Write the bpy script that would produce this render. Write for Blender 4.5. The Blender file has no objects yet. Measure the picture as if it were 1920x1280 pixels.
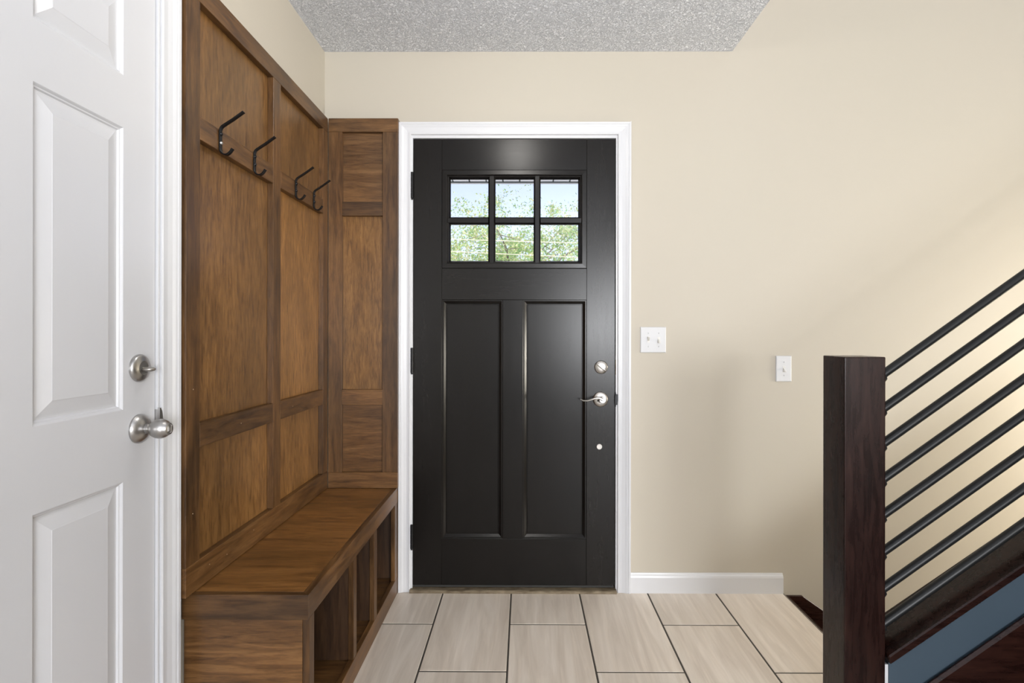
import bpy, bmesh, math, random
from mathutils import Vector, Matrix
random.seed(7)
SC = bpy.context.scene
COL = SC.collection

# ------------------------------------------------------------------ camera, sky, lights, exposure
FPX = 1028.0
H = 1.167
cam = bpy.data.cameras.new('camera'); cam.sensor_width = 36.0; cam.lens = FPX/1920*36.0
cam.shift_x = -18/1920; cam.shift_y = -13/1920; cam.clip_start = 0.02; cam.clip_end = 400
camo = bpy.data.objects.new('camera', cam); COL.objects.link(camo)
camo.matrix_world = Matrix.Translation((0, 0, H)) @ Matrix.Rotation(0.005, 4, 'Z') @ Matrix.Rotation(math.pi/2, 4, 'X') @ Matrix.Rotation(0.0015, 4, 'Z')
SC.camera = camo
SC.view_settings.view_transform = 'Standard'; SC.view_settings.look = 'None'
SC.view_settings.gamma = 1.0; SC.view_settings.use_curve_mapping = False
SC.view_settings.exposure = 0.10

world = bpy.data.worlds.new('world'); SC.world = world; world.use_nodes = True
wn = world.node_tree.nodes; wl = world.node_tree.links; wn.clear()
wo = wn.new('ShaderNodeOutputWorld'); wb = wn.new('ShaderNodeBackground')
wb.inputs['Strength'].default_value = 0.25
sky = wn.new('ShaderNodeTexSky'); sky.sky_type = 'NISHITA'; sky.sun_disc = False
sky.sun_elevation = math.radians(42); sky.sun_rotation = math.radians(200)
sky.air_density = 1.0; sky.dust_density = 2.0; sky.ozone_density = 1.0
hs = wn.new('ShaderNodeHueSaturation'); hs.inputs['Saturation'].default_value = 0.62
tint = wn.new('ShaderNodeMix'); tint.data_type = 'RGBA'; tint.blend_type = 'MULTIPLY'; tint.inputs[0].default_value = 1.0
tint.inputs[7].default_value = (1.0, .93, 1.12, 1)
wl.new(sky.outputs[0], hs.inputs['Color']); wl.new(hs.outputs[0], tint.inputs[6]); wl.new(tint.outputs[2], wb.inputs['Color']); wl.new(wb.outputs[0], wo.inputs['Surface'])

def light(name, kind, loc, energy, color, size=None, size_y=None, target=None, spread=None):
    l = bpy.data.lights.new(name, kind); l.energy = energy; l.color = color
    o = bpy.data.objects.new(name, l); COL.objects.link(o); o.location = loc
    if kind == 'AREA':
        if size_y: l.shape = 'RECTANGLE'; l.size = size; l.size_y = size_y
        else: l.shape = 'DISK'; l.size = size
        if spread: l.spread = math.radians(spread)
    if target is not None:
        d = Vector(target) - Vector(loc); o.rotation_euler = d.to_track_quat('-Z', 'Y').to_euler()
    return o
sun = light('sun', 'SUN', (0, -5, 12), 6.0, (1.0, .95, .86), target=(1.5, 4.5, 0)); sun.data.angle = math.radians(.6)
light('living_room_window_light', 'AREA', (2.5, -6.2, 1.4), 455, (.95, .968, 1.0), 3.0, 2.3, target=(.8, 2, 1.3))
light('upper_window_light', 'AREA', (3.9, -2.5, 4.2), 10, (1.0, .94, .88), 2.4, 1.6, target=(1.6, 2.4, 1.6))
light('stairwell_lamp_light', 'AREA', (3.7, 1.95, .9), 76, (1.0, .93, .80), .6, target=(2.0, 2.4, 0.1))
light('ceiling_fill_light', 'AREA', (.9, -1.4, 1.2), 115, (.96, .975, 1.0), .6, target=(.9, -1.2, 2.6))  # added fill lamp behind the camera, aimed up to brighten the ceiling
lamp = light('ceiling_lamp_light', 'POINT', (-.045, 1.42, 2.325), 8.5, (1.0, .965, .91)); lamp.data.shadow_soft_size = .085

# ------------------------------------------------------------------ materials
def mat(name, color, rough=.5, metal=0.0, spec=.5, coat=0.0):
    m = bpy.data.materials.new(name); m.use_nodes = True
    b = m.node_tree.nodes['Principled BSDF']
    b.inputs['Base Color'].default_value = (*color, 1); b.inputs['Roughness'].default_value = rough
    b.inputs['Metallic'].default_value = metal; b.inputs['Specular IOR Level'].default_value = spec
    b.inputs['Coat Weight'].default_value = coat
    return m
def nodes(m): return m.node_tree.nodes, m.node_tree.links, m.node_tree.nodes['Principled BSDF']
def coords(m, scale=(1, 1, 1), rnd=True):
    n, l, b = nodes(m)
    tc = n.new('ShaderNodeTexCoord'); mp = n.new('ShaderNodeMapping'); mp.inputs['Scale'].default_value = scale
    if rnd:
        oi = n.new('ShaderNodeObjectInfo'); mu = n.new('ShaderNodeVectorMath'); mu.operation = 'SCALE'
        cx = n.new('ShaderNodeCombineXYZ')
        for k in range(3): l.new(oi.outputs['Random'], cx.inputs[k])
        l.new(cx.outputs[0], mu.inputs[0]); mu.inputs['Scale'].default_value = 37.0
        ad = n.new('ShaderNodeVectorMath'); ad.operation = 'ADD'
        l.new(tc.outputs['Object'], ad.inputs[0]); l.new(mu.outputs[0], ad.inputs[1]); l.new(ad.outputs[0], mp.inputs['Vector'])
    else: l.new(tc.outputs['Object'], mp.inputs['Vector'])
    return mp.outputs[0]
def noise(m, vec, scale, detail=4, rough=.55, dist=0.0):
    n, l, b = nodes(m); t = n.new('ShaderNodeTexNoise'); t.inputs['Scale'].default_value = scale
    t.inputs['Detail'].default_value = detail; t.inputs['Roughness'].default_value = rough; t.inputs['Distortion'].default_value = dist
    l.new(vec, t.inputs['Vector']); return t.outputs['Fac']
def ramp(m, fac, stops):
    n, l, b = nodes(m); r = n.new('ShaderNodeValToRGB'); e = r.color_ramp.elements
    while len(e) < len(stops): e.new(.5)
    for i, (p, c) in enumerate(stops): e[i].position = p; e[i].color = (*c, 1)
    l.new(fac, r.inputs[0]); return r.outputs[0]
def mixc(m, a, b_, fac, mode='MIX'):
    n, l, b = nodes(m); x = n.new('ShaderNodeMix'); x.data_type = 'RGBA'; x.blend_type = mode
    if isinstance(fac, float): x.inputs[0].default_value = fac
    else: l.new(fac, x.inputs[0])
    for s, k in ((a, 6), (b_, 7)):
        if isinstance(s, tuple): x.inputs[k].default_value = (*s, 1)
        else: l.new(s, x.inputs[k])
    return x.outputs[2]
def bump(m, fac, strength, dist=.001):
    n, l, b = nodes(m); bp = n.new('ShaderNodeBump'); bp.inputs['Strength'].default_value = strength; bp.inputs['Distance'].default_value = dist
    l.new(fac, bp.inputs['Height']); l.new(bp.outputs[0], b.inputs['Normal'])
def maprange(m, fac, a, b_, c, d):
    n, l, b = nodes(m); r = n.new('ShaderNodeMapRange'); l.new(fac, r.inputs[0])
    for i, v in enumerate((a, b_, c, d)): r.inputs[i+1].default_value = v
    return r.outputs[0]

def wood(name, dark, mid, light_, axis, rough=.38, fine=1.0, blotch=3.0, tone=.35, spec=.5, stretch=.10, bmp=.12, smudge=.6, tick=None, rvar=.07):
    m = mat(name, mid, rough, spec=spec); n, l, b = nodes(m)
    st = {'X': (stretch, 1, 1), 'Y': (1, stretch, 1), 'Z': (1, 1, stretch)}[axis]
    st2 = {'X': (.35, 1, 1), 'Y': (1, .35, 1), 'Z': (1, 1, .35)}[axis]
    v = coords(m, st); v2 = coords(m, st2)
    g = noise(m, v, 55*fine, 6, .65, .6)
    c = ramp(m, g, [(.28, dark), (.5, mid), (.74, light_)])
    bl = noise(m, v2, blotch, 3, .5, .8)
    sh = ramp(m, bl, [(.3, (1-tone, 1-tone, 1-tone*1.05)), (.68, (1.18, 1.16, 1.1))])
    c = mixc(m, c, sh, 1.0, 'MULTIPLY')
    vt = coords(m, {'X': (.12, 1, 1), 'Y': (1, .12, 1), 'Z': (1, 1, .12)}[axis]) if tick else v
    fl = noise(m, vt, tick or 260*fine, 2, .5)
    fs = ramp(m, fl, [(.36, (.70, .67, .64) if tick else (.78, .76, .74)), (.49, (1, 1, 1))])
    c = mixc(m, c, fs, .85, 'MULTIPLY')
    sm = noise(m, v2, blotch*2.1, 4, .55, 1.2)
    sc2 = ramp(m, sm, [(.36, (.52, .50, .50)), (.50, (1, 1, 1))])
    c = mixc(m, c, sc2, smudge, 'MULTIPLY')
    oi = n.new('ShaderNodeObjectInfo')
    pv = ramp(m, oi.outputs['Random'], [(0, (.80, .79, .78)), (1, (1.16, 1.14, 1.12))])
    c = mixc(m, c, pv, 1.0, 'MULTIPLY')
    l.new(c, b.inputs['Base Color'])
    l.new(maprange(m, g, .2, .8, rough-rvar, rough+rvar), b.inputs['Roughness'])
    bump(m, g, bmp, .0006)
    return m

D, M_, L_ = (.050, .022, .0072), (.128, .061, .020), (.205, .107, .040)
M = {}
for ax in 'XYZ':
    M['maple'+ax] = wood('stained_maple_'+ax, D, M_, L_, ax, blotch=3.4, tone=.5)
    M['dark'+ax] = wood('espresso_wood_'+ax, (.008, .0026, .002), (.0185, .0064, .005), (.034, .012, .008), ax, rough=.28, tone=.3, spec=.24, bmp=.05)
M['ply'] = wood('stained_maple_plywood', (.118, .055, .0165), (.208, .103, .032), (.295, .156, .054), 'Z', rough=.34, fine=1.5, blotch=2.4, tone=.42, stretch=.16, smudge=.4, tick=150)
M['seat'] = wood('stained_maple_seat', (.115, .049, .013), (.235, .108, .031), (.33, .168, .056), 'X', rough=.33, blotch=4.5, tone=.5)
M['inner'] = wood('dark_cubby_wood', (.022, .0095, .0035), (.048, .021, .007), (.075, .036, .012), 'Z', rough=.45, blotch=4, tone=.5)  # darker brown than the bench front, for dividers, back and far side
M['door_dark'] = wood('dark_fibreglass_door', (.0052, .0045, .0042), (.0062, .0054, .0050), (.0077, .0067, .0062), 'Z', rough=.25, tone=.10, spec=.26, bmp=.012, smudge=.1, rvar=.015)
M['door_darkX'] = wood('dark_fibreglass_door_cross', (.0052, .0045, .0042), (.0062, .0054, .0050), (.0077, .0067, .0062), 'X', rough=.25, tone=.10, spec=.26, bmp=.012, smudge=.1, rvar=.015)

m = M['wall'] = mat('cream_wall_paint', (.50, .455, .39), .55, spec=.35)
v = coords(m, rnd=False); nz = noise(m, v, 130, 3); bump(m, nz, .10, .0008)
big = noise(m, v, .9, 2); n_, l_, b_ = nodes(m)
l_.new(mixc(m, (.480, .434, .366), (.458, .425, .355), big), b_.inputs['Base Color'])
m = M['blue'] = mat('slate_blue_paint', (.040, .062, .085), .45, spec=.4)
v = coords(m, rnd=False); bump(m, noise(m, v, 160, 3), .12, .0008)
m = M['trim'] = mat('white_gloss_trim', (.60, .605, .625), .3)
m = M['door_white'] = mat('white_door_paint', (.60, .605, .63), .28)
v = coords(m, (1, 1, .12), rnd=False); bump(m, noise(m, v, 170, 4), .10, .0006)
m = M['ceil'] = mat('knockdown_ceiling', (.87, .90, .965), .75, spec=.25)
v = coords(m, rnd=False); n_, l_, b_ = nodes(m)
a = noise(m, v, 100, 4, .65, 1.0); r_ = ramp(m, a, [(.44, (0, 0, 0)), (.56, (1, 1, 1))]); bump(m, r_, 1.0, .0055)
m = M['tile'] = mat('beige_porcelain_tile', (.5, .45, .4), .42, spec=.45)
n_, l_, b_ = nodes(m); v = coords(m, (1, .075, 1)); v2 = coords(m, (1, .3, 1))
g = noise(m, v, 16, 5, .6, 1.2); c = ramp(m, g, [(.3, (.50, .440, .380)), (.5, (.585, .525, .46)), (.72, (.67, .615, .555))])
ve = noise(m, v, 42, 2, .5, .5); vr = ramp(m, ve, [(.5, (1, 1, 1)), (.64, (1.07, 1.07, 1.07))]); c = mixc(m, c, vr, 1.0, 'MULTIPLY')
oi = n_.new('ShaderNodeObjectInfo'); pv = ramp(m, oi.outputs['Random'], [(0, (.95, .95, .95)), (1, (1.05, 1.04, 1.03))]); c = mixc(m, c, pv, 1.0, 'MULTIPLY')
l_.new(c, b_.inputs['Base Color'])
m = M['grout'] = mat('dark_grey_grout', (.055, .048, .04), .9); v = coords(m, rnd=False); bump(m, noise(m, v, 300, 2), .3, .001)
m = M['nickel'] = mat('satin_nickel', (.44, .43, .42), .33, 1.0)
m = M['nickel_bright'] = mat('bright_nickel', (.40, .38, .355), .34, 1.0)
m = M['steel'] = mat('bright_steel_screw', (.7, .7, .68), .3, 1.0)
m = M['iron'] = mat('black_iron', (.012, .012, .013), .38, 0.6)
v = coords(m); bump(m, noise(m, v, 180, 3), .15, .0006)
m = M['bar'] = mat('black_painted_bar', (.010, .0105, .011), .38, 0.0, .3)
v = coords(m); bump(m, noise(m, v, 120, 3), .12, .0005)
M['plastic'] = mat('white_switch_plastic', (.60, .605, .62), .5, spec=.3)
M['toggle'] = mat('ivory_toggle_plastic', (.62, .61, .58), .4)
M['slot'] = mat('grey_screw_slot', (.2, .2, .2), .5)
M['threshold'] = mat('bronze_threshold', (.20, .16, .10), .45, .5)
v = coords(M['threshold'], (.3, 1, 1)); n_, l_, b_ = nodes(M['threshold'])
l_.new(ramp(M['threshold'], noise(M['threshold'], v, 60, 4), [(.35, (.12, .09, .055)), (.65, (.27, .22, .15))]), b_.inputs['Base Color'])
M['weather'] = mat('dark_weatherstrip', (.02, .02, .018), .6)  # also colours the shaded jamb gap and the slab behind the white door
M['white_ext'] = mat('white_vinyl_soffit', (.78, .79, .79), .45)
M['dark_ext'] = mat('dark_fascia', (.05, .07, .07), .5)
M['wire'] = mat('pale_power_wire', (.62, .58, .40), .5)
m = M['leaf'] = mat('green_leaf', (.16, .30, .06), .5); n_, l_, b_ = nodes(m)
v = coords(m, rnd=False); lf = noise(m, v, 5.5, 3)
l_.new(ramp(m, lf, [(.38, (.14, .32, .14)), (.5, (.40, .50, .20)), (.60, (.70, .60, .42))]), b_.inputs['Base Color'])
b_.inputs['Transmission Weight'].default_value = 0
tr = n_.new('ShaderNodeBsdfTranslucent'); tr.inputs['Color'].default_value = (.45, .62, .18, 1)
mx = n_.new('ShaderNodeMixShader'); mx.inputs[0].default_value = .4
l_.new(b_.outputs[0], mx.inputs[1]); l_.new(tr.outputs[0], mx.inputs[2]); l_.new(mx.outputs[0], n_['Material Output'].inputs['Surface'])
m = M['bark'] = mat('grey_bark', (.16, .13, .11), .85); v = coords(m, (1, 1, .3), rnd=False); bump(m, noise(m, v, 30, 4), .6, .01)
m = M['grass'] = mat('lawn', (.08, .15, .04), .9); v = coords(m, rnd=False); bump(m, noise(m, v, 60, 3), .5, .02)
m = M['glass'] = bpy.data.materials.new('clear_glass'); m.use_nodes = True
n_ = m.node_tree.nodes; l_ = m.node_tree.links; n_.clear()
o_ = n_.new('ShaderNodeOutputMaterial'); t_ = n_.new('ShaderNodeBsdfTransparent'); t_.inputs[0].default_value = (.95, .975, .97, 1)
g_ = n_.new('ShaderNodeBsdfGlossy'); g_.inputs['Roughness'].default_value = .02
f_ = n_.new('ShaderNodeFresnel'); f_.inputs[0].default_value = 1.45; x_ = n_.new('ShaderNodeMixShader')
l_.new(f_.outputs[0], x_.inputs[0]); l_.new(t_.outputs[0], x_.inputs[1]); l_.new(g_.outputs[0], x_.inputs[2]); l_.new(x_.outputs[0], o_.inputs[0])
m = M['lamp'] = mat('lit_frosted_glass', (.9, .9, .88), .4); nodes(m)[2].inputs['Emission Color'].default_value = (1, .95, .88, 1); nodes(m)[2].inputs['Emission Strength'].default_value = 5.0

# ------------------------------------------------------------------ helpers
WORLD = {}      # world position of every object origin
def wloc(o): return WORLD.get(o.name, Vector((0, 0, 0)))
def thing(name, label, cat, loc, group=None, kind=None, parent=None):
    o = bpy.data.objects.new(name, None); COL.objects.link(o); o.empty_display_size = .05
    o.location = Vector(loc) - (wloc(parent) if parent else Vector((0, 0, 0)))
    if parent: o.parent = parent
    WORLD[o.name] = Vector(loc)
    if label: o['label'] = label
    if cat: o['category'] = cat
    if group: o['group'] = group
    if kind: o['kind'] = kind
    return o
def part(name, bm, material, parent=None, label=None, kind=None, smooth=False, cat=None, origin=None):
    """link a bmesh (built in world coordinates) as one mesh object with its origin at its own centre"""
    bmesh.ops.recalc_face_normals(bm, faces=bm.faces)
    xs = [v.co for v in bm.verts]
    if origin is None:
        lo = Vector([min(c[i] for c in xs) for i in range(3)]); hi = Vector([max(c[i] for c in xs) for i in range(3)])
        origin = (lo+hi)/2
        if parent is None: origin.z = lo.z
    origin = Vector(origin)
    bmesh.ops.translate(bm, verts=bm.verts, vec=-origin)
    if smooth:
        for f in bm.faces: f.smooth = True
        for e in bm.edges:
            if len(e.link_faces) == 2 and e.calc_face_angle(0) > math.radians(35): e.smooth = False
    me = bpy.data.meshes.new(name); bm.to_mesh(me); bm.free()
    if isinstance(material, (list, tuple)):
        for q in material: me.materials.append(q)
    else: me.materials.append(material)
    o = bpy.data.objects.new(name, me); COL.objects.link(o)
    o.location = origin - (wloc(parent) if parent else Vector((0, 0, 0)))
    if parent: o.parent = parent
    WORLD[o.name] = origin
    if label: o['label'] = label
    if kind: o['kind'] = kind
    if cat: o['category'] = cat
    return o
def add_box(bm, x0, x1, y0, y1, z0, z1, bev=0.0, seg=1, mi=0):
    b2 = bmesh.new()
    bmesh.ops.create_cube(b2, size=1)
    for v in b2.verts:
        v.co = Vector((x0+(v.co.x+.5)*(x1-x0), y0+(v.co.y+.5)*(y1-y0), z0+(v.co.z+.5)*(z1-z0)))
    if bev: bmesh.ops.bevel(b2, geom=list(b2.edges), offset=bev, segments=seg, affect='EDGES', profile=.6)
    for f in b2.faces: f.material_index = mi
    merge(bm, b2); return bm
def merge(bm, b2):
    me = bpy.data.meshes.new('tmp'); b2.to_mesh(me); b2.free(); bm.from_mesh(me); bpy.data.meshes.remove(me)
def box(*a, **k): return add_box(bmesh.new(), *a, **k)
def add_prism(bm, pts, axis, a, b, bev=0.0, mi=0):
    """polygon pts extruded along axis ('X','Y','Z') from a to b"""
    def P(p, t): return {'X': (t, p[0], p[1]), 'Y': (p[0], t, p[1]), 'Z': (p[0], p[1], t)}[axis]
    b2 = bmesh.new(); A = [b2.verts.new(P(p, a)) for p in pts]; B = [b2.verts.new(P(p, b)) for p in pts]
    b2.faces.new(A); b2.faces.new(B[::-1])
    for i in range(len(pts)):
        j = (i+1) % len(pts); b2.faces.new((A[i], B[i], B[j], A[j]))
    bmesh.ops.recalc_face_normals(b2, faces=b2.faces)
    if bev: bmesh.ops.bevel(b2, geom=list(b2.edges), offset=bev, segments=1, affect='EDGES')
    for f in b2.faces: f.material_index = mi
    merge(bm, b2); return bm
def frame_of(d):
    d = d.normalized(); u = Vector((0, 0, 1)).cross(d)
    if u.length < 1e-4: u = Vector((1, 0, 0))
    u.normalize(); return u, d.cross(u)
def add_lathe(bm, base, direction, prof, seg=32):
    """prof = [(distance along direction, radius)]"""
    d = Vector(direction).normalized(); u, w = frame_of(d); base = Vector(base); rings = []
    for t, r in prof:
        if r < 1e-6: rings.append([bm.verts.new(base+d*t)])
        else: rings.append([bm.verts.new(base+d*t+u*r*math.cos(k*2*math.pi/seg)+w*r*math.sin(k*2*math.pi/seg)) for k in range(seg)])
    for A, B in zip(rings, rings[1:]):
        for k in range(seg):
            j = (k+1) % seg
            if len(A) == 1 and len(B) == 1: continue
            if len(A) == 1: bm.faces.new((A[0], B[k], B[j]))
            elif len(B) == 1: bm.faces.new((A[k], B[0], A[j]))
            else: bm.faces.new((A[k], B[k], B[j], A[j]))
    for R in (rings[0], rings[-1]):
        if len(R) > 1: bm.faces.new(R)
    return bm
def add_sweep(bm, pts, up, w, t, seg_round=0):
    """flat bar of width w (along 'up') and thickness t swept along pts"""
    up = Vector(up).normalized(); pts = [Vector(p) for p in pts]; rings = []
    for i, p in enumerate(pts):
        a = pts[max(i-1, 0)]; b = pts[min(i+1, len(pts)-1)]; d = (b-a).normalized(); nrm = d.cross(up).normalized()
        if isinstance(w, (list, tuple)): ww, tt = w[i], t[i]
        else: ww, tt = w, t
        c = .25*min(ww, tt)
        q = [(ww/2, tt/2-c), (ww/2-c, tt/2), (-ww/2+c, tt/2), (-ww/2, tt/2-c), (-ww/2, -tt/2+c), (-ww/2+c, -tt/2), (ww/2-c, -tt/2), (ww/2, -tt/2+c)]
        rings.append([bm.verts.new(p+up*x+nrm*y) for x, y in q])
    for A, B in zip(rings, rings[1:]):
        for k in range(8): j = (k+1) % 8; bm.faces.new((A[k], B[k], B[j], A[j]))
    bm.faces.new(rings[0]); bm.faces.new(rings[-1][::-1]); return bm
def ring(bm, a0, a1, b0, b1, prof, P, cap=True):
    """mitred rectangular ring: prof = [(inset, height)], P(a, b, h) -> point; cap closes the innermost loop"""
    loops = []
    for ins, h in prof:
        loops.append([bm.verts.new(P(a, b, h)) for a, b in ((a0+ins, b0+ins), (a1-ins, b0+ins), (a1-ins, b1-ins), (a0+ins, b1-ins))])
    for A, B in zip(loops, loops[1:]):
        for k in range(4): j = (k+1) % 4; bm.faces.new((A[k], A[j], B[j], B[k]))
    if cap: bm.faces.new(loops[-1])
    return bm
S = 2.49/FPX
YW = 2.49                      # back wall plane
def WX(u): return (u-983)*S
def WZ(v): return H-(v-627)*S

# ------------------------------------------------------------------ room shell
XL = -.910; ZC = 2.451; XE = 1.172; XC = .940
DX0, DX1, DZ1 = WX(771.5), WX(1156.5), WZ(256)     # front door rough opening
bm = bmesh.new()
for r in ((-1.05, DX0-.02, -1.7, 5.0), (DX1+.02, 4.75, -1.7, 5.0), (DX0-.02, DX1+.02, DZ1+.02, 5.0), (DX0-.02, DX1+.02, -1.7, -.01)):
    add_box(bm, r[0], r[1], YW, YW+.13, r[2], r[3])
part('wall_back', bm, M['wall'], kind='structure')
JY = 1.345
bm = bmesh.new()
for r in ((JY+.015, YW, -.01, 2.75), (-6.6, .50, -.01, 2.75), (.50, JY+.015, 2.055, 2.75)):
    add_box(bm, XL-.12, XL, r[0], r[1], r[2], r[3])
part('wall_left', bm, M['wall'], kind='structure')
part('wall_rear', box(-1.05, 4.75, -6.75, -6.6, -1.7, 5.0), M['wall'], kind='structure')
part('wall_right', box(4.63, 4.75, -6.6, YW, -1.7, 5.0), M['wall'], kind='structure')
part('wall_upper', box(XC-.1, XC, -6.6, YW, ZC+.02, 4.9), M['wall'], kind='structure')
part('ceiling', box(XL, XC+.0005, -6.6, YW, ZC, ZC+.25), M['ceil'], kind='structure')
part('ceiling_upper', box(XC-.1, 4.63, -6.6, YW, 4.9, 5.0), M['ceil'], kind='structure')

# floor: grout bed and every tile
bm = bmesh.new()
add_box(bm, XL, XE, 1.552, YW, -.12, -.0012)
add_box(bm, XL, 1.28, -6.6, 1.552, -.12, -.0012)
add_box(bm, 1.28, 4.63, -6.6, .60, -.12, -.0012)
floor = part('floor', bm, M['grout'], kind='structure')
G = .0066; TW = .308; TL = .616; tcache = {}
def tile(x0, x1, y0, y1):
    if x1-x0 < .02 or y1-y0 < .02: return
    key = (round(x1-x0, 4), round(y1-y0, 4)); c = Vector(((x0+x1)/2, (y0+y1)/2, -.005))
    if key in tcache:
        o = tcache[key].copy(); COL.objects.link(o); o.parent = floor; o.location = c-wloc(floor); return
    o = part('tile', box(x0, x1, y0, y1, -.01, 0, bev=.0012), M['tile'], floor); tcache[key] = o
    o.location = c-wloc(floor)
for k in range(-3, 5):
    xa = -.058+TW*k; xb = xa+TW
    ph = 2.209 if k % 2 == 0 else 1.899
    j = ph+TL
    while j > -1.2:
        y0, y1 = j-TL+G/2, j-G/2
        x0, x1 = max(xa+G/2, XL+.001), xb-G/2
        y1 = min(y1, YW-.001)
        if k < 3: tile(x0, x1, y0, y1)
        elif k == 3:
            x1 = XE-.003
            tile(x0, x1, y0, y1)
        else:
            if y0 < 1.54: tile(x0, 1.275, y0, min(y1, 1.548))
        j -= TL
part('edge_trim', box(XE-.0025, XE+.0015, 1.685, YW, -.02, .0006, bev=.0004), M['nickel_bright'], floor, label='thin metal strip along tile edge')

# baseboard on the back wall
bm = bmesh.new()
pr = [(YW, 0), (YW-.0125, 0), (YW-.0125, .070), (YW-.0105, .078), (YW-.0065, .084), (YW-.005, .089), (YW, .0895)]
add_prism(bm, pr, 'X', WX(1181.5), WX(1466))
part('baseboard_back', bm, M['trim'], kind='structure')
# left wall and rear baseboards (behind the camera)
bm = bmesh.new(); add_prism(bm, [(XL, 0), (XL+.0125, 0), (XL+.0125, .075), (XL+.005, .089), (XL, .0895)], 'Y', -6.59, .44)
part('baseboard_left', bm, M['trim'], kind='structure')

# ------------------------------------------------------------------ door casings
CAS = [(0, 0), (0, .0085), (.003, .0105), (.008, .0108), (.010, .0090), (.020, .0095), (.034, .0120), (.042, .0150), (.047, .0162), (.0485, .0150), (.051, .0172), (.0595, .0178), (.0605, .0165), (.0605, 0)]
def casing_leg(bm, P, inner, sign, z_lo, z_hi_in, scale=1.0):
    """vertical leg with a mitred top; P(a, z, h)"""
    lo, hi = [], []
    for t, h in CAS:
        t *= scale; a = inner+sign*t
        lo.append(bm.verts.new(P(a, z_lo, h))); hi.append(bm.verts.new(P(a, z_hi_in+t, h)))
    for i in range(len(CAS)-1): bm.faces.new((lo[i], lo[i+1], hi[i+1], hi[i]))
    bm.faces.new(lo); bm.faces.new(hi)
def casing_head(bm, P, a0, a1, z, scale=1.0):
    lo, hi = [], []
    for t, h in CAS:
        t *= scale; lo.append(bm.verts.new(P(a0-t, z+t, h))); hi.append(bm.verts.new(P(a1+t, z+t, h)))
    for i in range(len(CAS)-1): bm.faces.new((lo[i], lo[i+1], hi[i+1], hi[i]))
    bm.faces.new(lo); bm.faces.new(hi)
trim1 = thing('trim_1', 'white moulded casing around the black front door', None, ((DX0+DX1)/2, YW, 0), kind='structure')
PF = lambda a, z, h: (a, YW-h, z)
cl, cr, ct = WX(770.3), WX(1157.6), WZ(253.2)
sc_ = (WX(770.3)-WX(748))/.0605
bm = bmesh.new(); casing_leg(bm, PF, cl, -1, .0005, ct, sc_); part('casing_leg', bm, M['trim'], trim1)
bm = bmesh.new(); casing_leg(bm, PF, cr, 1, .0005, ct, sc_*1.08); part('casing_leg', bm, M['trim'], trim1)
bm = bmesh.new(); casing_head(bm, PF, cl, cr, ct, sc_); part('casing_head', bm, M['trim'], trim1)
# jamb of the front door
jl, jr, jt = WX(773.4), WX(1154.3), WZ(259)
part('jamb', box(DX0-.02, jl, YW-.001, YW+.13, .001, jt, bev=.0008), M['trim'], trim1)
part('jamb', box(jr, DX1+.02, YW-.001, YW+.13, .001, jt, bev=.0008), M['trim'], trim1)
part('jamb', box(DX0-.02, DX1+.02, YW-.001, YW+.13, jt, DZ1+.02, bev=.0008), M['trim'], trim1)
# left door casing, perpendicular wall
trim2 = thing('trim_2', 'white moulded casing between the white door and the wooden panelling', None, (XL, .95, 0), kind='structure')
CI = 1.353
PL = lambda a, z, h: (XL+.0035+h*1.06, a, z)
DY0 = .523
bm = bmesh.new(); casing_leg(bm, PL, CI, 1, .0005, 2.05, 1.03); part('casing_leg', bm, M['trim'], trim2)
bm = bmesh.new(); casing_leg(bm, PL, DY0-.010, -1, .0005, 2.05, 1.03); part('casing_leg', bm, M['trim'], trim2)
bm = bmesh.new(); casing_head(bm, PL, DY0-.010, CI, 2.05, 1.03); part('casing_head', bm, M['trim'], trim2)
part('jamb', box(XL-.12, -.9015, JY, CI-.0010, .001, 2.046, bev=.0006), M['trim'], trim2)
part('light_block', box(XL-.12, XL-.04, DY0-.012, JY-.0005, .0, 2.039), M['weather'], trim2, label='added dark slab behind the closed door')  # unseen slab added across the doorway so no light shows round the door
part('gap_shade_strip', box(XL-.12, XL-.012, CI-.0009, JY+.0149, .0, 2.05), M['weather'], trim2, label='dark strip for the shaded gap between jamb and casing')  # dark filler painted in for the shade between jamb and casing
part('jamb', box(XL-.12, -.9015, DY0-.014, DY0-.004, .001, 2.046, bev=.0008), M['trim'], trim2)
part('jamb', box(XL-.12, -.9015, DY0-.014, CI+.004, 2.041, 2.055, bev=.0008), M['trim'], trim2)

# ------------------------------------------------------------------ door_1: front door
dy = YW+.003                       # face of the slab
dth = .044
d1 = thing('door_1', 'black panelled front door with a six pane window', None, ((jl+jr)/2, dy, .02), kind='structure')
dx0, dx1, dzt, dzb = WX(774.2), WX(1152.8), WZ(260.5), WZ(1097.5)
sL, sR = WX(828), WX(1099.8)
zg1, zg0 = WZ(318.5), WZ(503)      # glazing frame outer
zp1, zp0 = WZ(561.7), WZ(1010.3)   # lower panels
def slabpart(name, x0, x1, z0, z1, mm, **k):
    return part(name, box(x0, x1, dy, dy+dth, z0, z1, bev=.0009), mm, d1, **k)
slabpart('stile', dx0, sL-.0004, dzb, dzt, M['door_dark'])
slabpart('stile', sR+.0004, dx1, dzb, dzt, M['door_dark'])
slabpart('rail', sL, sR, zg1+.0004, dzt, M['door_darkX'])
slabpart('rail', sL, sR, zp1, zg0-.0004, M['door_darkX'])
slabpart('rail', sL, sR, dzb, zp0-.0004, M['door_darkX'])
mL, mR = WX(942.6), WX(980.2)
slabpart('mullion', mL, mR, zp0, zp1-.0006, M['door_dark'])
PD = lambda a, b, h: (a, dy+h, b)
PAN = [(0, dth-.004), (0, .0), (.0015, .0012), (.006, .0012), (.0085, .0030), (.0185, .0120), (.021, .0120), (.0225, .0098)]
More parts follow.
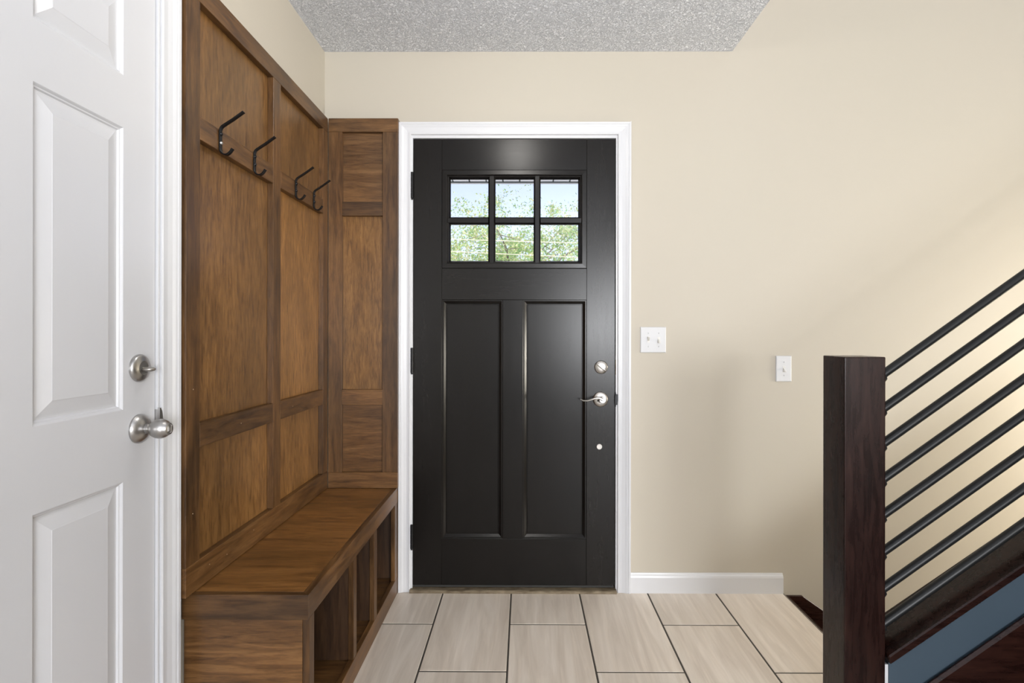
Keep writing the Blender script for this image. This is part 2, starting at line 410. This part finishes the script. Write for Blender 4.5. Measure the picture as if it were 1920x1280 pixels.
for a0, a1 in ((sL, mL), (mR, sR)):
    bm = bmesh.new(); ring(bm, a0, a1, zp0, zp1, PAN, PD); part('panel', bm, M['door_dark'], d1)
# glazing: moulded frame, muntins, six panes
gx0, gx1, gz0, gz1 = WX(843.2), WX(1087), WZ(491.3), WZ(334.6)
fr = thing('window_frame', None, None, ((sL+sR)/2, dy, zg0), parent=d1) if False else None
bm = bmesh.new()
GF = [(0, .02), (0, -.0035), (.002, -.0055), (.020, -.0065), (.0235, -.005), (.0255, .002), (.030, .004), (.033, .012), (.037, .022)]
ring(bm, sL+.0005, sR-.0005, zg0+.0005, zg1-.0005, GF, PD, cap=False)
part('glazing_frame', bm, M['door_darkX'], d1)
cols_ = [(843.2, 914.6), (928.2, 1000.2), (1013.4, 1087)]; rows_ = [(334.6, 405.8), (419.8, 491.3)]
mw = lambda ua, ub: (WX(ua), WX(ub))
for ua, ub in ((914.6, 928.2), (1000.2, 1013.4)):
    a, b = mw(ua, ub); bm = bmesh.new()
    pr = [(a, dy+.026), (a, dy+.012), (a+.007, dy+.001), (b-.007, dy+.001), (b, dy+.012), (b, dy+.026)]
    add_prism(bm, pr, 'Z', zg0+.018, zg1-.018); part('muntin', bm, M['door_dark'], d1)
a, b = WZ(419.8), WZ(405.8)
for x0, x1 in ((sL+.022, WX(914.6)), (WX(928.2), WX(1000.2)), (WX(1013.4), sR-.022)):
    bm = bmesh.new(); pr = [(dy+.026, a), (dy+.012, a), (dy+.001, a+.007), (dy+.001, b-.007), (dy+.012, b), (dy+.026, b)]
    add_prism(bm, pr, 'X', x0, x1); part('muntin', bm, M['door_darkX'], d1)
for ua, ub in cols_:
    for va, vb in rows_:
        part('pane', box(WX(ua)-.006, WX(ub)+.006, dy+.022, dy+.0245, WZ(vb)-.006, WZ(va)+.006), M['glass'], d1)
# hinges
def hinge(vz0, vz1):
    z0, z1 = WZ(vz1), WZ(vz0); x = WX(772.6); h = part('hinge', add_lathe(bmesh.new(), (x, YW-.006, z0), (0, 0, 1), [(0, .0035), (.002, .0058), (z1-z0-.002, .0058), (z1-z0, .0035)], 16), M['iron'], d1, label='dark metal hinge', smooth=True)
    n = 5; L = (z1-z0)
    for k in range(n):
        za = z0+L*k/n+.0012; zb = z0+L*(k+1)/n-.0012
        part('knuckle', add_lathe(bmesh.new(), (x, YW-.006, za), (0, 0, 1), [(0, .0066), (zb-za, .0066)], 16), M['iron'], h, smooth=True)
    part('pin_tip', add_lathe(bmesh.new(), (x+.001, YW-.007, z0-.007), (-.2, .1, 1), [(0, .002), (.003, .0045), (.008, .0045)], 12), M['iron'], h, smooth=True)
hinge(323, 372); hinge(652, 699); hinge(983, 1028)
# deadbolt
def rose_prof(r, t=.012): return [(0, r), (t*.35, r), (t*.6, r*.93), (t*.85, r*.72), (t, r*.45), (t, 0)]
cx, cz = WX(1127), WZ(688)
db = part('deadbolt', add_lathe(bmesh.new(), (cx, dy, cz), (0, -1, 0), [(0, .0305), (.004, .0305), (.007, .0285), (.008, .027), (.0105, .014), (.011, 0)], 48), M['nickel_bright'], d1, label='round bright nickel deadbolt', smooth=True)
bm = bmesh.new(); add_sweep(bm, [(cx-.022, dy-.020, cz+.017), (cx-.010, dy-.020, cz+.008), (cx, dy-.019, cz), (cx+.010, dy-.020, cz-.008), (cx+.020, dy-.020, cz-.016)], (0, 1, 0), [.010, .016, .016, .016, .010], [.006, .0055, .009, .0055, .006])
part('thumb_turn', bm, M['nickel_bright'], db, smooth=True)
part('screw', add_lathe(bmesh.new(), (cx+.009, dy-.0085, cz+.002), (0, -1, 0), [(0, .003), (.0015, .003), (.002, 0)], 16), M['steel'], db, smooth=True)
# lever handle
cx, cz = WX(1126), WZ(748)
lv = part('lever_rose', add_lathe(bmesh.new(), (cx, dy, cz), (0, -1, 0), [(0, .0345), (.004, .0345), (.007, .0325), (.009, .028), (.0105, .019), (.011, 0)], 48), M['nickel_bright'], d1, label='round nickel rose of the lever handle', smooth=True)
part('lever_hub', add_lathe(bmesh.new(), (cx+.003, dy-.009, cz), (0, -1, 0), [(0, .015), (.012, .0135), (.030, .0135), (.036, .015), (.038, .013), (.039, 0)], 32), M['nickel'], lv, smooth=True)
bm = bmesh.new(); pts = [(cx+.004, dy-.042, cz+.004), (cx-.014, dy-.044, cz+.011), (cx-.030, dy-.045, cz+.010), (cx-.048, dy-.045, cz+.003), (cx-.066, dy-.043, cz-.002), (cx-.082, dy-.040, cz-.002), (cx-.095, dy-.038, cz+.005)]
add_sweep(bm, pts, (0, 1, 0), [.020, .018, .015, .013, .012, .011, .009], [.014, .010, .0075, .0065, .006, .0055, .004])
part('lever', bm, M['nickel_bright'], lv, smooth=True)
part('keyhole', add_lathe(bmesh.new(), (cx-.013, dy-.0095, cz-.006), (0, -1, 0), [(0, .0035), (.0014, .0035), (.0014, 0)], 12), M['iron'], lv)
part('keyhole', add_lathe(bmesh.new(), (cx+.001, dy-.0085, cz-.022), (0, -1, 0), [(0, .0028), (.0014, .0028), (.0014, 0)], 12), M['iron'], lv)
part('button', add_lathe(bmesh.new(), (WX(1124), dy, WZ(837)), (0, -1, 0), [(0, .0125), (.002, .0125), (.003, .0115), (.003, .008), (.0022, .007), (.0022, 0)], 32), M['nickel_bright'], d1, label='small round metal disc below the lever', smooth=True)
# strikes on the jamb, weatherstrip shadow line, threshold
part('strike_plate', box(jr-.0012, jr+.0006, YW-.004, YW+.02, WZ(762), WZ(735), bev=.0005), M['iron'], trim1, label='dark latch strike on the door jamb')
bm = bmesh.new(); add_prism(bm, [(jr+.009, WZ(738)), (jr-.002, WZ(738)), (jr-.004, WZ(742)), (jr-.004, WZ(754)), (jr-.002, WZ(758)), (jr+.006, WZ(758)), (jr+.009, WZ(750))], 'Y', YW-.011, YW-.008)
part('strike_lip', bm, M['iron'], trim1, label='dark curved lip of the latch strike')
part('strike_plate', box(jr-.0012, jr+.0008, YW-.003, YW+.02, WZ(702), WZ(674), bev=.0005), M['threshold'], trim1, label='brass deadbolt strike on the door jamb')
for xx in (jl+.0012, jr-.0022):
    part('weatherstrip', box(xx-.0008, xx+.0012, YW+.010, YW+.05, .03, jt-.002), M['weather'], trim1)
part('weatherstrip', box(jl, jr, YW+.046, YW+.05, .02, .045), M['weather'], trim1)
bm = bmesh.new(); add_prism(bm, [(YW-.022, 0), (YW-.022, .010), (YW-.016, .0135), (YW-.002, .0145), (YW+.02, .018), (YW+.16, .018), (YW+.16, 0)], 'X', WX(769.5), WX(1155.5), bev=.0006)
thr = part('trim_3', bm, M['threshold'], kind='structure', label='narrow bronze threshold under the black front door')
part('door_sweep', box(dx0+.004, dx1-.004, dy+.001, dy+dth-.004, .0185, dzb+.001), M['weather'], d1)

# ------------------------------------------------------------------ door_2: white six panel door on the left wall
XD = -.908
d2 = thing('door_2', 'white six panel door with satin nickel knob and deadbolt', None, (XD-.02, (DY0+1.3425)/2, .012), kind='structure')
y1, y0 = 1.3425, DY0+.002
pA = (1.008, 1.2363); pB = (pA[0]-.113-.2283, pA[0]-.113)
zr = [(.235, .832), (.995, 1.634), (1.752, 1.925)]
zb, zt = .012, 2.036
def slab2(name, ya, yb, za, zb_): part(name, box(XD-.035, XD, ya, yb, za, zb_), M['door_white'], d2)
slab2('stile', pA[1], y1, zb, zt); slab2('stile', y0, pB[0], zb, zt); slab2('mullion', pB[1], pA[0], zb, zt)
prev = zb
for i, (za, zb2) in enumerate(zr+[(zt, None)]):
    for p in (pA, pB): slab2('rail', p[0], p[1], prev, za)
    prev = zb2
P2 = lambda a, b, h: (XD-h, a, b)
PAN2 = [(0, 0), (.0015, .0012), (.0045, .0045), (.007, .0052), (.0095, .0085), (.0135, .0085), (.0165, .0080), (.042, .0016), (.0435, .0008)]
for p in (pA, pB):
    for za, zb2 in zr:
        bm = bmesh.new(); ring(bm, p[0], p[1], za, zb2, PAN2, P2); part('panel', bm, M['door_white'], d2)
# knob
ky, kz = 1.2875, .944
kn = part('door_knob', add_lathe(bmesh.new(), (XD, ky, kz), (1, 0, 0), [(0, .0345), (.004, .0345), (.006, .033), (.010, .0305), (.015, .022), (.017, .016), (.019, .0118)], 48), M['nickel'], d2, label='satin nickel door knob', smooth=True)
kp = [(.017, .0118), (.024, .0115), (.026, .0135)]
for k in range(0, 15):
    t = -1+2*k/14; kp.append((.050+.0225*t, .0005+.0226*max(0, 1-t*t*.80)**.5 if -1 < t < .98 else .0140))
kp += [(.0735, .0105), (.071, .0095), (.071, 0)]
kp.sort(key=lambda q: 0)
part('knob_grip', add_lathe(bmesh.new(), (XD, ky, kz), (1, 0, 0), kp, 48), M['nickel'], kn, smooth=True)
part('lock_button', box(XD+.068, XD+.0785, ky-.0018, ky+.0018, kz-.007, kz+.007, bev=.0008), M['nickel_bright'], kn, label='small turn button in the knob')
part('pin_hole', add_lathe(bmesh.new(), (XD+.0085, ky-.0235, kz-.003), (1, 0, 0), [(0, .0035), (.0022, .0035), (.0022, 0)], 16), M['iron'], kn, label='small dark pin hole')
ky, kz = 1.2863, 1.087
db2 = part('deadbolt', add_lathe(bmesh.new(), (XD, ky, kz), (1, 0, 0), [(0, .0325), (.004, .0325), (.007, .031), (.010, .0275), (.0125, .018), (.013, .0165), (.0122, .0155), (.0122, 0)], 48), M['nickel'], d2, label='satin nickel deadbolt with oval turn', smooth=True)
bm = bmesh.new()
add_lathe(bm, (XD+.011, ky, kz-.003), (1, 0, 0), [(0, .005), (.005, .0055), (.009, .004)], 20)
b2 = bmesh.new(); bmesh.ops.create_uvsphere(b2, u_segments=24, v_segments=14, radius=1)
for v in b2.verts: v.co = Vector((XD+.0235+v.co.x*.0145, ky+.001+v.co.y*.0125, kz-.003+v.co.z*.0062))
merge(bm, b2)
part('thumb_turn', bm, M['nickel_bright'], db2, smooth=True)
bm = bmesh.new(); add_prism(bm, [(JY-.0015, .915), (JY-.0015, .986), (JY+.002, .985), (JY+.0065, .978), (JY+.0095, .966), (JY+.0105, .955), (JY+.0105, .928), (JY+.008, .915)], 'X', -.9012, -.8955)
part('strike_face', box(-.9125, -.9012, JY-.0014, JY+.0004, .915, .982, bev=.0004), M['nickel'], trim2)
part('strike_plate', bm, M['nickel'], trim2, label='dull metal strike plate beside the knob')

# ------------------------------------------------------------------ panelled backboard on the left wall
FX = -.880; BX = -.9015
ZT, ZB = 2.131, .4785
Y0, Y1 = 1.422, 2.449
back = thing('panelled_backboard', 'brown stained maple backboard with six recessed panels on the left wall above the bench', 'wall panel', (XL+.005, 1.93, ZB))
my, mz_, mx_ = M['mapleY'], M['mapleZ'], M['mapleX']
def bb(name, ya, yb, za, zb_, mm, **k): return part(name, box(BX, FX, ya, yb, za, zb_, bev=.0009), mm, back, **k)
bb('rail', Y0, Y1, ZT-.0635, ZT, my, label='top rail')
bb('rail', Y0, Y1, ZB, .556, my, label='bottom rail')
sts = [(Y0, 1.483), (1.916, 1.975), (2.392, Y1)]
for a, b in sts: bb('stile', a, b, .5562, ZT-.0637, mz_)
bays = [(1.4832, 1.9158), (1.9752, 2.3918)]
hooks_z = (1.695, 1.757); low_z = (.860, .925)
for a, b in bays:
    bb('rail', a, b, hooks_z[0], hooks_z[1], my, label='hook rail')
    bb('rail', a, b, low_z[0], low_z[1], my)
for a, b in ((Y0, 1.945), (1.945, Y1)):
    for za, zb_ in ((.50, .892), (.892, 1.726), (1.726, ZT-.004)):
        part('recessed_panel', box(XL+.0008, BX, a+.002, b-.0002, za, zb_), M['ply'], back)
# filler strip closing the near edge
part('end_strip', box(XL+.0008, BX-.0002, Y0, Y0+.0018, ZB+.001, ZT), mz_, back)
for a, zz in ((1.4517, .69), (1.453, 1.02), (1.53, .523), (1.62, .515), (1.78, .530), (1.70, .890), (2.08, .893)):
    part('nail_hole', add_lathe(bmesh.new(), (FX-.0004, a, zz), (1, 0, 0), [(0, .0017), (.0008, .0013), (.0009, 0)], 8), M['putty'] if 'putty' in M else M.setdefault('putty', mat('pale_putty', (.45, .33, .20), .6)), back)

# ------------------------------------------------------------------ corner panel on the back wall
TY = 2.4505; TX0, TX1 = -.8785, -.567; tz0, tz1 = .4785, 2.134
k_ = TY/FPX
def TZ(v): return H-(v-627)*k_
def TXf(u): return (u-983)*k_
corner = thing('panelled_corner_board', 'narrow brown stained board with three stacked recessed panels beside the front door casing', 'wall panel', ((TX0+TX1)/2, TY+.02, tz0))
def cb(name, xa, xb, za, zb_, mm): part(name, box(xa, xb, TY, TY+.019, za, zb_, bev=.0009), mm, corner)
xa, xb = TXf(640.3), TXf(716.5)
cb('rail', TX0, TX1, TZ(247), tz1, mx_); cb('rail', TX0, TX1, tz0, TZ(886.3), mx_)
cb('stile', TX0, xa, TZ(886.3)+.0003, TZ(247)-.0003, mz_); cb('stile', xb, TX1, TZ(886.3)+.0003, TZ(247)-.0003, mz_)
cb('rail', xa+.0002, xb-.0002, TZ(404.4), TZ(378), mx_); cb('rail', xa+.0002, xb-.0002, TZ(759), TZ(730.8), mx_)
for za, zb_ in ((tz0, TZ(745)), (TZ(745), TZ(391)), (TZ(391), tz1-.002)):
    part('recessed_panel', box(TX0, TX1-.0195, TY+.019, YW-.001, za, zb_), M['ply'] if tz0 < za < 1.5 else M['mapleX'], corner)
part('side_strip', box(TX1-.019, TX1-.0003, TY+.0192, YW-.001, tz0, tz1-.001, bev=.0006), mz_, corner)

# ------------------------------------------------------------------ storage bench
ZS = .477; BXF = -.571; NY = 1.448; ZA = .411
bench = thing('storage_bench', 'brown stained maple bench with open cubbies along the left wall', 'bench', (-.74, 1.97, 0))
part('seat_board', box(XL+.001, BXF-.0195, NY+.0195, YW-.001, ZS-.020, ZS, bev=.0006), M['seat'], bench)
bm = add_prism(bmesh.new(), [(BXF, NY), (BXF, YW-.001), (BXF-.019, YW-.001), (BXF-.019, NY+.019)], 'Z', ZA, ZS, bev=.0008)
part('front_apron', bm, my, bench)
bm = add_prism(bmesh.new(), [(BXF-.0003, NY), (BXF-.0193, NY+.019), (XL+.003, NY+.019), (XL+.003, NY)], 'Z', ZA, ZS, bev=.0008)
part('end_apron', bm, mx_, bench)
BF = BXF-.0005
part('side_panel', box(XL+.0035, BF-.0185, NY+.010, NY+.028, .001, ZA-.0003), M['mapleX'], bench)
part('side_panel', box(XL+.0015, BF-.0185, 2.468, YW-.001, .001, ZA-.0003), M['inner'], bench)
zf = .074
for a, b in ((NY+.010, 1.492), (1.8375, 1.870), (2.089, 2.129), (2.424, YW-.001)):
    part('stile', box(BF-.018, BF, a, b, zf+.0003, ZA-.0003, bev=.0008), mz_, bench)
part('bottom_rail', box(BF-.018, BF+.0008, NY+.010, YW-.001, .0008, zf, bev=.0008), my, bench)
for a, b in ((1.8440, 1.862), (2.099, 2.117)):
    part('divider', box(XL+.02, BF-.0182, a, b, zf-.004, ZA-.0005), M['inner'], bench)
part('cubby_floor', box(XL+.02, BF-.0182, NY+.0283, 2.4678, zf-.020, zf-.0045), M['mapleX'], bench)
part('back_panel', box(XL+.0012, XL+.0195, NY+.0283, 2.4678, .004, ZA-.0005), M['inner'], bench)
part('under_seat', box(XL+.02, BF-.0182, NY+.0283, 2.4678, ZA+.004, ZS-.0205), M['mapleY'], bench)

# ------------------------------------------------------------------ coat hooks
def arc(p0, p1, p2, n=6):
    return [tuple((1-t)**2*a+2*t*(1-t)*b+t*t*c for a, b, c in zip(p0, p1, p2)) for t in [i/n for i in range(n+1)]]
hook_labels = ['black double coat hook nearest the white door, lower screw bright silver',
               'black double coat hook just left of the middle stile of the backboard',
               'black double coat hook just right of the middle stile of the backboard',
               'black double coat hook nearest the corner board, last of the row of hooks']
def make_hook(y):
    t = thing('coat_hook', hook_labels[0], 'coat hook', (FX, y, 1.688), group='black coat hooks on the backboard rail')
    x = FX+.0022
    pts = [(FX+.070, y, 1.808), (FX+.038, y, 1.785)] + arc((FX+.010, y, 1.767), (x, y, 1.761), (x, y, 1.750)) + [(x, y, 1.725)] + arc((x, y, 1.704), (x, y, 1.687), (FX+.016, y, 1.684), 6) + arc((FX+.020, y, 1.684), (FX+.029, y, 1.686), (FX+.038, y, 1.702), 5)
    bm = bmesh.new(); add_sweep(bm, pts, (0, 1, 0), .0135, .0042); part('hook_bar', bm, M['iron'], t, smooth=True)
    for zz in (1.744, 1.718):
        part('screw', add_lathe(bmesh.new(), (x+.0016, y, zz), (1, 0, 0), [(0, .0055), (.002, .0052), (.004, .0035), (.0048, 0)], 16), M['iron'], t, smooth=True)
    return t
hk = make_hook(1.578)
for i, y in enumerate((1.778, 2.101, 2.281)):
    c = hk.copy(); COL.objects.link(c); c.location = (FX, y, 1.688); c['label'] = hook_labels[i+1]
    for ch in list(hk.children):
        d = ch.copy(); COL.objects.link(d); d.parent = c
lows = sorted([c for c in hk.children if c.name.startswith('screw')], key=lambda o: o.location.z)[0]
lows.data = lows.data.copy(); lows.data.materials[0] = M['steel']; lows['label'] = 'bright silver screw'

# ------------------------------------------------------------------ light switches
def switch(u0, u1, v0, v1, togs, label):
    x0, x1, z0, z1 = WX(u0), WX(u1), WZ(v1), WZ(v0)
    t = thing('light_switch', label, 'light switch', ((x0+x1)/2, YW, z0), group='white toggle light switches on the back wall')
    bm = bmesh.new(); ring(bm, x0, x1, z0, z1, [(0, 0), (0, .003), (.0015, .0052), (.004, .006)], lambda a, b, h: (a, YW-h, b)); part('cover_plate', bm, M['plastic'], t)
    zc = (z0+z1)/2
    for cx, up in togs:
        part('toggle_surround', box(cx-.0056, cx+.0056, YW-.0066, YW-.004, zc-.0125, zc+.0125, bev=.0006), M['toggle'], t)
        s = 1 if up else -1
        bm = bmesh.new(); add_prism(bm, [(YW-.006, zc-.005), (YW-.006, zc+.006), (YW-.018, zc+s*.0115+.0035), (YW-.0205, zc+s*.0115), (YW-.0185, zc+s*.0115-.0035)], 'X', cx-.0042, cx+.0042, bev=.0007)
        part('toggle', bm, M['toggle'], t)
        for dz in (-.030, .030):
            sc = part('screw', add_lathe(bmesh.new(), (cx, YW-.0055, zc+dz), (0, -1, 0), [(0, .0035), (.001, .0032), (.0016, 0)], 16), M['plastic'], t, smooth=True)
            part('slot', box(cx-.0006, cx+.0006, YW-.0075, YW-.0064, zc+dz-.003, zc+dz+.003), M['slot'], sc)
switch(1200, 1248, 612.5, 660.5, [(WX(1214.8), True), (WX(1234.2), False)], 'white double toggle switch plate just right of the front door')
switch(1453, 1482, 666, 714, [(WX(1467.7), False)], 'white single toggle switch plate near the newel post')

# ------------------------------------------------------------------ stair railing: newel and bars
NX0, NX1, NY0, NY1 = .9033, 1.0185, 1.55, 1.6625
rl = thing('stair_railing', 'dark espresso newel post with eight black diagonal bars rising right', 'railing', ((NX0+NX1)/2, 1.606, 0))
part('newel_post', box(NX0, NX1, NY0, NY1, .0005, 1.1055, bev=.003, seg=2), M['darkZ'], rl)
BYc = 1.607; ms = .716; XEND = 3.05
bars = [1.0598, .9596, .8575, .7543, .6496, .5417, .4345, .3323]
cap_z = lambda x: .2712+.69*(x-1.0277)
upn = Vector((1, 0, ms)).normalized()
b0 = None
for zz in bars:
    st = Vector((NX1-.002, BYc, zz-ms*(1.0583-NX1)-ms*.002))
    if b0 is None:
        Lb = (XEND-NX1)/upn.x
        b0 = part('rail_bar', add_lathe(bmesh.new(), st, upn, [(0, .0122), (Lb, .0122)], 24), M['bar'], rl, smooth=True)
        c0 = part('bar_collar', add_lathe(bmesh.new(), (st.x+.0018, BYc, st.z), (1, 0, .55), [(0, .021), (.012, .0205), (.026, .017), (.036, .0135)], 24), M['bar'], rl, smooth=True)
        z_first = zz
    else:
        for q in (b0, c0):
            o = q.copy(); COL.objects.link(o); o.location = q.location+Vector((0, 0, zz-z_first))
# knee wall, cap, skirt boards, stairs
bot = -.12
bm = bmesh.new()
wp = [(1.0315, -.12), (1.0315, cap_z(1.0315)-.030), (3.3, cap_z(3.3)-.030), (3.3, -1.65), (1.19, -1.65), (1.19, -.12)]
def kneeside(ya, yb, mi): add_prism(bm, wp, 'Y', ya, yb, mi=mi)
kneeside(1.556, 1.612, 0); kneeside(1.612, 1.668, 1)
kw = part('wall_stair', bm, [M['blue'], M['wall']], kind='structure', label='slate blue knee wall under the sloping dark cap board')
part('corner_bead', box(NX1+.0008, 1.0313, 1.5575, 1.66, .001, cap_z(1.02)-.031), M['trim'], kw, label='white strip of bare wall edge beside the newel post')
stair = thing('staircase', 'dark wood stairs rising right beside the blue knee wall with sloping cap board', 'stairs', (1.35, 1.1, 0))
bm = bmesh.new(); xs0, xs1 = 1.0215, 3.3
add_prism(bm, [(xs0, cap_z(xs0)), (xs1, cap_z(xs1)), (xs1, cap_z(xs1)-.028), (xs0+.006, cap_z(xs0)-.024)], 'Y', 1.540, 1.681, bev=.0035)
part('cap_board', bm, M['darkX'], stair, label='sloping dark cap board on the knee wall')
sk = lambda x: .1907+.70*(x-1.1374)
bm = bmesh.new(); add_prism(bm, [(.872, .001), (.895, sk(.895)), (3.2, sk(3.2)), (3.2, sk(3.2)-.42), (1.30, .001)], 'Y', 1.537, 1.5555, bev=.0)
bm.free(); bm = bmesh.new(); add_prism(bm, [(1.022, .001), (1.022, sk(1.022)), (3.2, sk(3.2)), (3.2, sk(3.2)-.45), (1.42, .001)], 'Y', 1.5375, 1.5555, bev=.007)
part('skirt_board', bm, M['darkX'], stair, label='sloping dark skirt board')
rise, run, xr = .19, .272, 1.283
for i in range(6):
    x = xr+run*i; z = rise*(i+1)
    part('riser', box(x, x+.018, .605, 1.537, z-rise+.0005, z-.026), M['darkY'], stair)
    part('tread', box(x-.025, x+run+.018, .605, 1.537, z-.0255, z, bev=.006, seg=2), M['darkY'], stair)
down = thing('basement_staircase', 'dark wood stairs going down along the back wall behind the railing', 'stairs', (1.4, 2.08, -.2))
bm = bmesh.new(); Ysk = YW-.015
add_prism(bm, [(1.1805, -.010), (1.2567, -.010), (3.25, -.010-.70*(3.25-1.2567)), (3.25, -.35-.70*(3.25-1.2567)), (1.1805, -.35)], 'Y', Ysk, YW-.0005, bev=.001)
part('skirt_board', bm, M['darkX'], down, label='dark skirt board stepping down from the tiles')
for i in range(6):
    x = XE+.003+.262*i; z = -rise*(i+1)
    part('riser', box(x, x+.016, 1.6695, Ysk-.0005, z+.0005, z+rise-.026+(.018 if i == 0 else 0)), M['darkY'], down)
    part('tread', box(x+.0165 if i else x+.0165, x+.262+.02, 1.6695, Ysk-.0005, z-.0255, z, bev=.004), M['darkY'], down)
part('floor_lower', box(1.16, 4.63, 1.55, YW, -1.66, -1.52), M['tile'], kind='structure')

# ------------------------------------------------------------------ ceiling lamp above the entry (lights the room, above the frame)
cl_ = thing('ceiling_light', 'round flush ceiling lamp with frosted dome above the tiled entry', 'ceiling lamp', (-.045, 1.42, ZC-.05))
part('lamp_base', add_lathe(bmesh.new(), (-.045, 1.42, ZC-.0005), (0, 0, -1), [(0, .15), (.01, .155), (.014, .15), (.014, .13)], 48), M['nickel'], cl_, smooth=True)
part('lamp_dome', add_lathe(bmesh.new(), (-.045, 1.42, ZC-.014), (0, 0, -1), [(0, .14), (.008, .13), (.015, .10), (.02, .055), (.022, 0)], 48), M['lamp'], cl_, smooth=True)

# ------------------------------------------------------------------ outside: porch roof, ground, tree, wires
porch = thing('porch_roof', 'white porch soffit of ribbed vinyl boards seen through the top of the door window', 'porch roof', (0, 3.7, 2.49))
pz = 2.50
px = 4.78
for k in range(-14, 15):
    xk = (848.7-983)/FPX*px+.1455*k
    part('soffit_board', box(xk+.006, xk+.1395, YW+.131, px, pz, pz+.010, bev=.002), M['white_ext'], porch)
part('soffit_backing', box(-2.6, 2.2, YW+.131, px, pz+.0105, pz+.03), M['dark_ext'], porch)
part('fascia_board', box(-2.6, 2.2, px, px+.02, pz-.008, pz+.16, bev=.001), M['dark_ext'], porch)
part('gutter', box(-2.6, 2.2, px+.021, px+.045, pz-.012, pz+.12, bev=.004), M['white_ext'], porch)
part('ground', box(-30, 30, 16, 60, -.5, -.2), M['grass'], kind='structure')
part('bounce_paving', box(-9, 9, YW+.14, 16, -.5, -.201), mat('pale_concrete', (.74, .72, .69), .9), kind='structure')  # unseen paving, made wide and pale to bounce sunlight onto the soffit
for i, (va, vb) in enumerate(((448.5, 455), (471.5, 481.5))):
    yy = 9.0; x0w, x1w = (846-983)/FPX*yy, (1066-983)/FPX*yy
    za, zb_ = H+(627-va)/FPX*yy, H+(627-vb)/FPX*yy; sl = (zb_-za)/(x1w-x0w)
    A = Vector((-12, yy, za+sl*(-12-x0w))); B = Vector((12, yy, za+sl*(12-x0w)))
    d = B-A; part('power_wire', add_lathe(bmesh.new(), A, d, [(0, .0062), (d.length, .0062)], 8), M['wire'], cat='wire',
        label=['upper pale wire crossing the lower row of window panes', 'lower pale wire crossing the lower row of window panes'][i])

tree = thing('tree', 'leafy green tree outside seen through the six pane door window', 'tree', (-.6, 12.5, -.2))
TYc = 12.5
bm = bmesh.new(); segs = []
def limb(bm, a, b, r0, r1, bend=0.15, n=5):
    a = Vector(a); b = Vector(b); pts = []
    off = Vector((random.uniform(-1, 1), random.uniform(-1, 1), random.uniform(-.3, .6)))*(b-a).length*bend
    for i in range(n+1):
        t = i/n; pts.append(a.lerp(b, t)+off*math.sin(t*math.pi))
    for p, q, i in zip(pts, pts[1:], range(n)):
        ra, rb = r0+(r1-r0)*i/n, r0+(r1-r0)*(i+1)/n
        add_lathe(bm, p, q-p, [(0, ra), ((q-p).length, rb)], 8)
    return pts
trunk = limb(bm, (-.6, TYc, -.25), (-.5, TYc, 2.3), .17, .12, .05)
part('trunk', bm, M['bark'], tree, smooth=True)
tips = []; bm = bmesh.new()
def pix(u, v, y): return Vector(((u-978)/FPX*y, y, H+(627-v)/FPX*y))
limbs = []
for k in range(15):
    an = k*2.4+.4; r = random.uniform(1.2, 2.9)
    e = Vector((-.5+math.cos(an)*r, TYc+math.sin(an)*r*.8, random.uniform(2.6, 4.3)))
    if e.x > .4: e.z = min(e.z, 3.5)
    p = limb(bm, (-.5, TYc, 1.7+.1*(k % 4)), e, .034, .009, .12)
    for j in range(5):
        s_ = p[random.randint(2, 5)]; e2 = s_+Vector((random.uniform(-1, 1), random.uniform(-.9, .9), random.uniform(-.3, .55)))*.9
        q = limb(bm, s_, e2, .009, .003, .15, 4); tips += q[1:]
part('branches', bm, M['bark'], tree, smooth=True, kind='stuff')
# leaves gather in clusters around the twigs
verts, faces = [], []
def dens(p):      # the crown thins out towards its upper right
    u = 978+FPX*p.x/p.y; v_ = 627-FPX*(p.z-H)/p.y
    lim = 358+max(0, u-1005)*1.0
    if 880 < u < 912: lim += 25
    if 925 < u < 1000: lim -= 8
    if v_ < lim: return .05
    return 1.0
extra = [Vector((random.uniform(-3.0, 2.2), TYc+random.uniform(-1.4, 1.4), random.uniform(2.3, 4.95))) for _ in range(350)]
clusters = extra+[t+Vector((random.gauss(0, .12), random.gauss(0, .3), random.gauss(0, .12))) for t in tips for _ in range(1)]
for c in clusters:
    if random.random() > dens(c): continue
    tight = random.uniform(.06, .15); nl = random.randint(16, 90)
    for _ in range(nl):
        p = c+Vector((random.gauss(0, tight), random.gauss(0, .2), random.gauss(0, tight*.8)))
        sz = random.uniform(.018, .038)
        u = Vector((random.gauss(0, 1), random.gauss(0, 1), random.gauss(0, 1))).normalized()
        w = u.cross(Vector((random.gauss(0, 1), random.gauss(0, 1), random.gauss(0, 1)))).normalized()
        i0 = len(verts); nrm = u.cross(w)*sz*.25
        verts += [p-u*sz, p+w*sz*.55+nrm, p+u*sz*1.1, p-w*sz*.55+nrm]
        faces += [(i0, i0+1, i0+2), (i0, i0+2, i0+3)]
me = bpy.data.meshes.new('foliage'); me.from_pydata([tuple(v-Vector((-.6, 12.5, -.2))) for v in verts], [], faces); me.materials.append(M['leaf'])
fo = bpy.data.objects.new('foliage', me); COL.objects.link(fo); fo.parent = tree; fo['kind'] = 'stuff'
